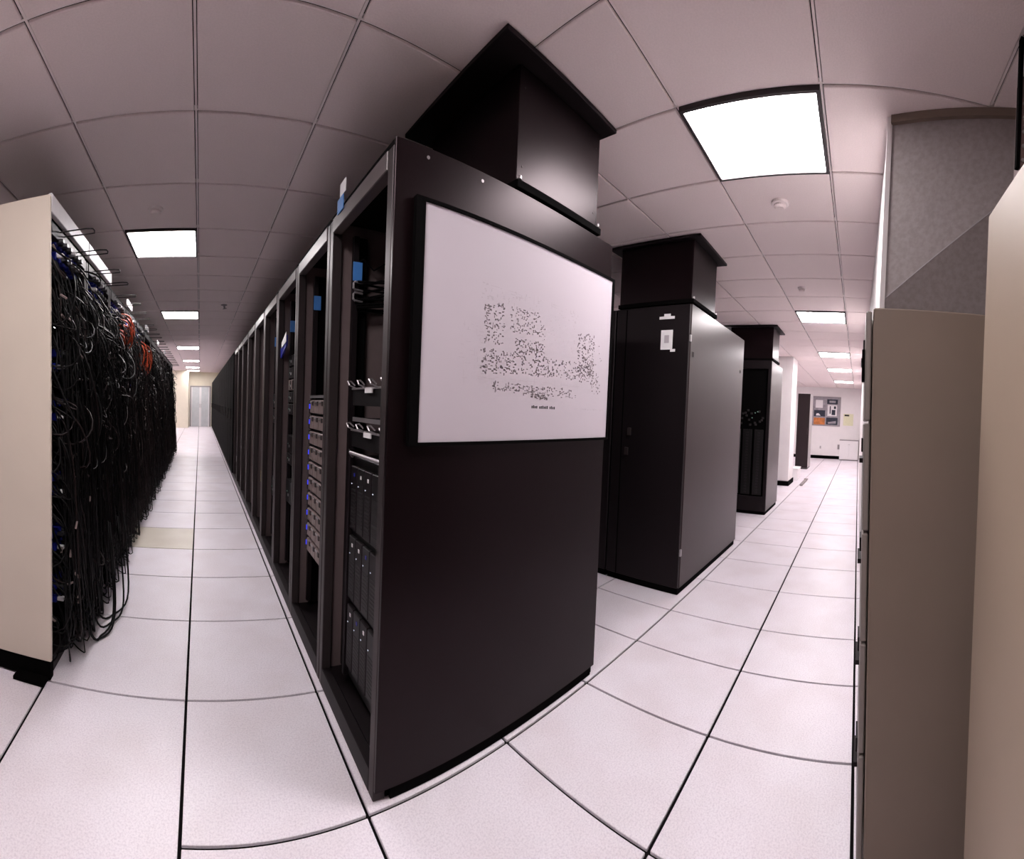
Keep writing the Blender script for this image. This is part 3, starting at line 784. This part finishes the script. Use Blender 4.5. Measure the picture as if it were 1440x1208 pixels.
# switches with blue plugs
def switch(label):
    t = thing('network_switch', label, 'network switch', (0, 0, 0), 'network switches with blue plugs')
    b = obj('chassis', MB().box(-.4, -.01, -.22, .22, 0, .17), 'server', t, .002)
    obj('faceplate', MB().box(-.01, -.004, -.215, .215, .004, .166), 'servergrey', t)
    for q in range(6):
        for h in range(2):
            p = obj('plug', MB().box(-.004, .05, -.19 + q * .065, -.15 + q * .065, .03 + h * .07, .07 + h * .07), 'blue', t, .004)
            obj('boot', MB().box(.05, .085, -.183 + q * .065, -.157 + q * .065, .04 + h * .07, .06 + h * .07), 'paper' if (q * 3 + h * 5) % 7 == 0 else 'cable_grey', p, .003)
    return t
sw = switch('x'); first = True
zz0 = (2.02, 1.47, 1.22, .84, .55, .28)
pos_words = ('topmost', 'second from the top', 'third from the top', 'fourth from the top', 'fifth from the top', 'lowest')
for k in range(5):
    for n, z in enumerate(zz0 if k == 0 else zz0[:5]):
        lb = 'black network switch with blue plugs, %s in the %s left cable rack' % (pos_words[n], ORD[k])
        loc = (XLF - .06, yl(k), z - (.0 if k == 0 else .07 * ((k * 3 + n) % 3)))
        if first: sw['label'] = lb; sw.location = loc; first = False
        else: dup(sw, loc, lb)

# cables
def bez(p0, p1, p2, p3, n):
    out = []
    for i in range(n + 1):
        t = i / n; u = 1 - t
        out.append(tuple(u * u * u * p0[a] + 3 * u * u * t * p1[a] + 3 * u * t * t * p2[a] + t * t * t * p3[a] for a in range(3)))
    return out
rc = random.Random(21)
def front_cable(k, r_=None, seg=10, bulge=1.0):
    """a cable that leaves a port, bows out into the aisle and goes back into the rack elsewhere"""
    y0 = yl(k) + rc.uniform(-.31, .31); z0 = rc.uniform(.25, 2.12)
    y0 = max(y0, .68); y1 = max(.67, y0 + rc.uniform(-.28, .28)); z1 = max(.06, min(2.12, z0 + rc.uniform(-.75, .3)))
    o = rc.uniform(.02, .11) * bulge
    sag = rc.uniform(.05, .35)
    zm = max(.03, min(z0, z1) - sag)
    return bez((XLF - .05, y0, z0), (XLF + o * 1.6, max(.67, y0 + rc.uniform(-.03, .03)), z0 + rc.uniform(-.1, .04)), (XLF + o * 1.6, max(.67, y1 + rc.uniform(-.05, .05)), zm), (XLF - .04, y1, z1), seg)
def hanging_cable(k, seg=11):
    """a cable that hangs down the front and ends in a loop near the floor"""
    y0 = yl(k) + rc.uniform(-.30, .30); z0 = rc.uniform(.7, 2.1)
    y0 = max(y0, .68); o = rc.uniform(.03, .13); yb = max(.72, y0 + rc.uniform(-.12, .12)); zb = rc.uniform(.03, .55)
    a = bez((XLF - .03, y0, z0), (XLF + o, y0, z0 - .1), (XLF + o * .8, yb + rc.uniform(-.06, .06), zb + .5), (XLF + o + rc.uniform(-.02, .04), yb, zb), seg)
    xe = XLF + rc.uniform(-.02, .05)
    b_ = bez(a[-1], (a[-1][0] + rc.uniform(0, .05), yb + rc.uniform(-.02, .05), max(.02, zb - .18)), (xe, yb + rc.uniform(.05, .2), max(.02, zb - .12)), (XLF - .03, yb + rc.uniform(0, .22), zb + rc.uniform(.05, .4)), 7)
    return a + b_[1:]
for k in range(NL):
    n1, n2 = (150, 90) if k < 4 else ((110, 70) if k < 8 else (80, 50))
    sg = 10 if k < 4 else 7
    mb, mb2 = MB(), MB()
    for q in range(n1): (mb if rc.random() < .8 else mb2).tube(front_cable(k, seg=sg), rc.choice((.0035, .0045, .006)), 4 if k > 3 else 5, False)
    for q in range(n2): (mb if rc.random() < (.75 if k < 3 else .5) else mb2).tube(hanging_cable(k, seg=sg), rc.choice((.0035, .0045)), 4 if k > 3 else 5, False)
    at = (XLF, yl(k), 0)
    t = obj('cable_tangle', mb, 'cable', at=at, smooth=True)
    tag(t, 'dense tangle of black cables over the front of the %s left cable rack' % ORD[k], 'cables', 'cable tangles on the left racks', 'stuff')
    o = obj('brown_cables', mb2, 'cable_brown', t, at=at, kind='stuff', smooth=True)
    mb3 = MB()
    for q in range(40 if k < 5 else 30):
        p = front_cable(k); i = rc.randint(2, 7); c = Vector(p[i]); d_ = (Vector(p[i + 1]) - Vector(p[i])).normalized() * .018
        mb3.tube([c - d_, c + d_], .006, 5)
    obj('cable_tags', mb3, 'silverdark' if k else 'silver', t, at=at, kind='stuff')
def level(z):
    for lim, wd in ((.18, 'floor'), (.45, 'shin'), (.75, 'knee'), (1.05, 'hip'), (1.35, 'waist'), (1.65, 'chest'), (1.95, 'head')):
        if z < lim: return wd
    return 'header'
for k in range(3):
    sets = [(hanging_cable(k) if q % 2 else front_cable(k, bulge=1.3), 'cable' if q % 4 else 'cable_brown') for q in range(28 if k == 0 else 16)]
    sets.sort(key=lambda c: sum(p[1] for p in c[0]) / len(c[0]))
    for q, (pts, m_) in enumerate(sets):
        at = tuple(pts[0])
        o = obj('network_cable', MB().tube(pts, .005, 6), m_, at=at, smooth=True)
        zt_, zb_ = max(p[2] for p in pts), min(p[2] for p in pts)
        tag(o, '%s loose cable, %s from the beige end, %s left rack, %s to %s height' % ('black' if m_ == 'cable' else 'brown', ORD[q], ORD[k], level(zt_), level(zb_)), 'cable', 'loose cables on the %s left rack' % ORD[k])
# loops lying on the floor at the foot of the first rack
for q, (xa, ya_, xb, yb, s) in enumerate(((-1.20, .98, -1.07, 1.25, .10), (-1.22, 1.02, -1.05, 1.22, .16), (-1.19, 1.10, -1.03, 1.36, .05), (-1.21, 1.2, -1.02, 1.5, .08))):
    pts = bez((xa, ya_, .5), (xa + .02, ya_, .0), (xa + .05 + s * .4, ya_ - s * .3, .006), ((xa + xb) / 2 + .03, (ya_ + yb) / 2 - s * .6, .008), 9)[:-1] + bez(((xa + xb) / 2 + .03, (ya_ + yb) / 2 - s * .6, .008), (xb + .03, yb - s * .6, .008), (xb + .02, yb, .02), (xb - .05, yb + .05, .6), 10)
    o = obj('network_cable', MB().tube(pts, .006, 6), 'cable', at=(xa, ya_, 0), smooth=True)
    tag(o, '%s of the black cable loops resting on the floor tile before the first left rack' % ('nearest', 'second', 'third', 'last')[q], 'cable', 'cable loops on the floor')
# orange cables
for bunch, (n_or, yc, ysp, zc) in enumerate(((6, 2.5, .12, 2.05), (10, 3.6, .45, 1.98))):
    for q, y0 in enumerate(sorted(yc + rc.uniform(-ysp, ysp) for _ in range(n_or))):
        z0 = zc + rc.uniform(-.05, .06)
        zl = z0 - rc.uniform(.10, .32); dy = rc.uniform(.03, .14)
        pts = bez((XLF - .03, y0, z0), (XLF + .12, y0, z0 + .05), (XLF + .11, y0 + dy, zl), (XLF + .03, y0 + dy * .6, zl), 9) + bez((XLF + .03, y0 + dy * .6, zl), (XLF, y0, zl - .08), (XLF + .12, y0 - .06, zl + .05), (XLF - .03, y0 - .05, z0 - .1), 7)[1:]
        o = obj('orange_cable', MB().tube(pts, .0065, 6), 'orange', at=(XLF, y0, z0), smooth=True)
        tag(o, '%s orange cable from the near end, in the %s bunch on the left racks' % (ORD[q], ('nearer', 'farther')[bunch]), 'cable', 'orange cables, %s bunch' % ('nearer', 'farther')[bunch])
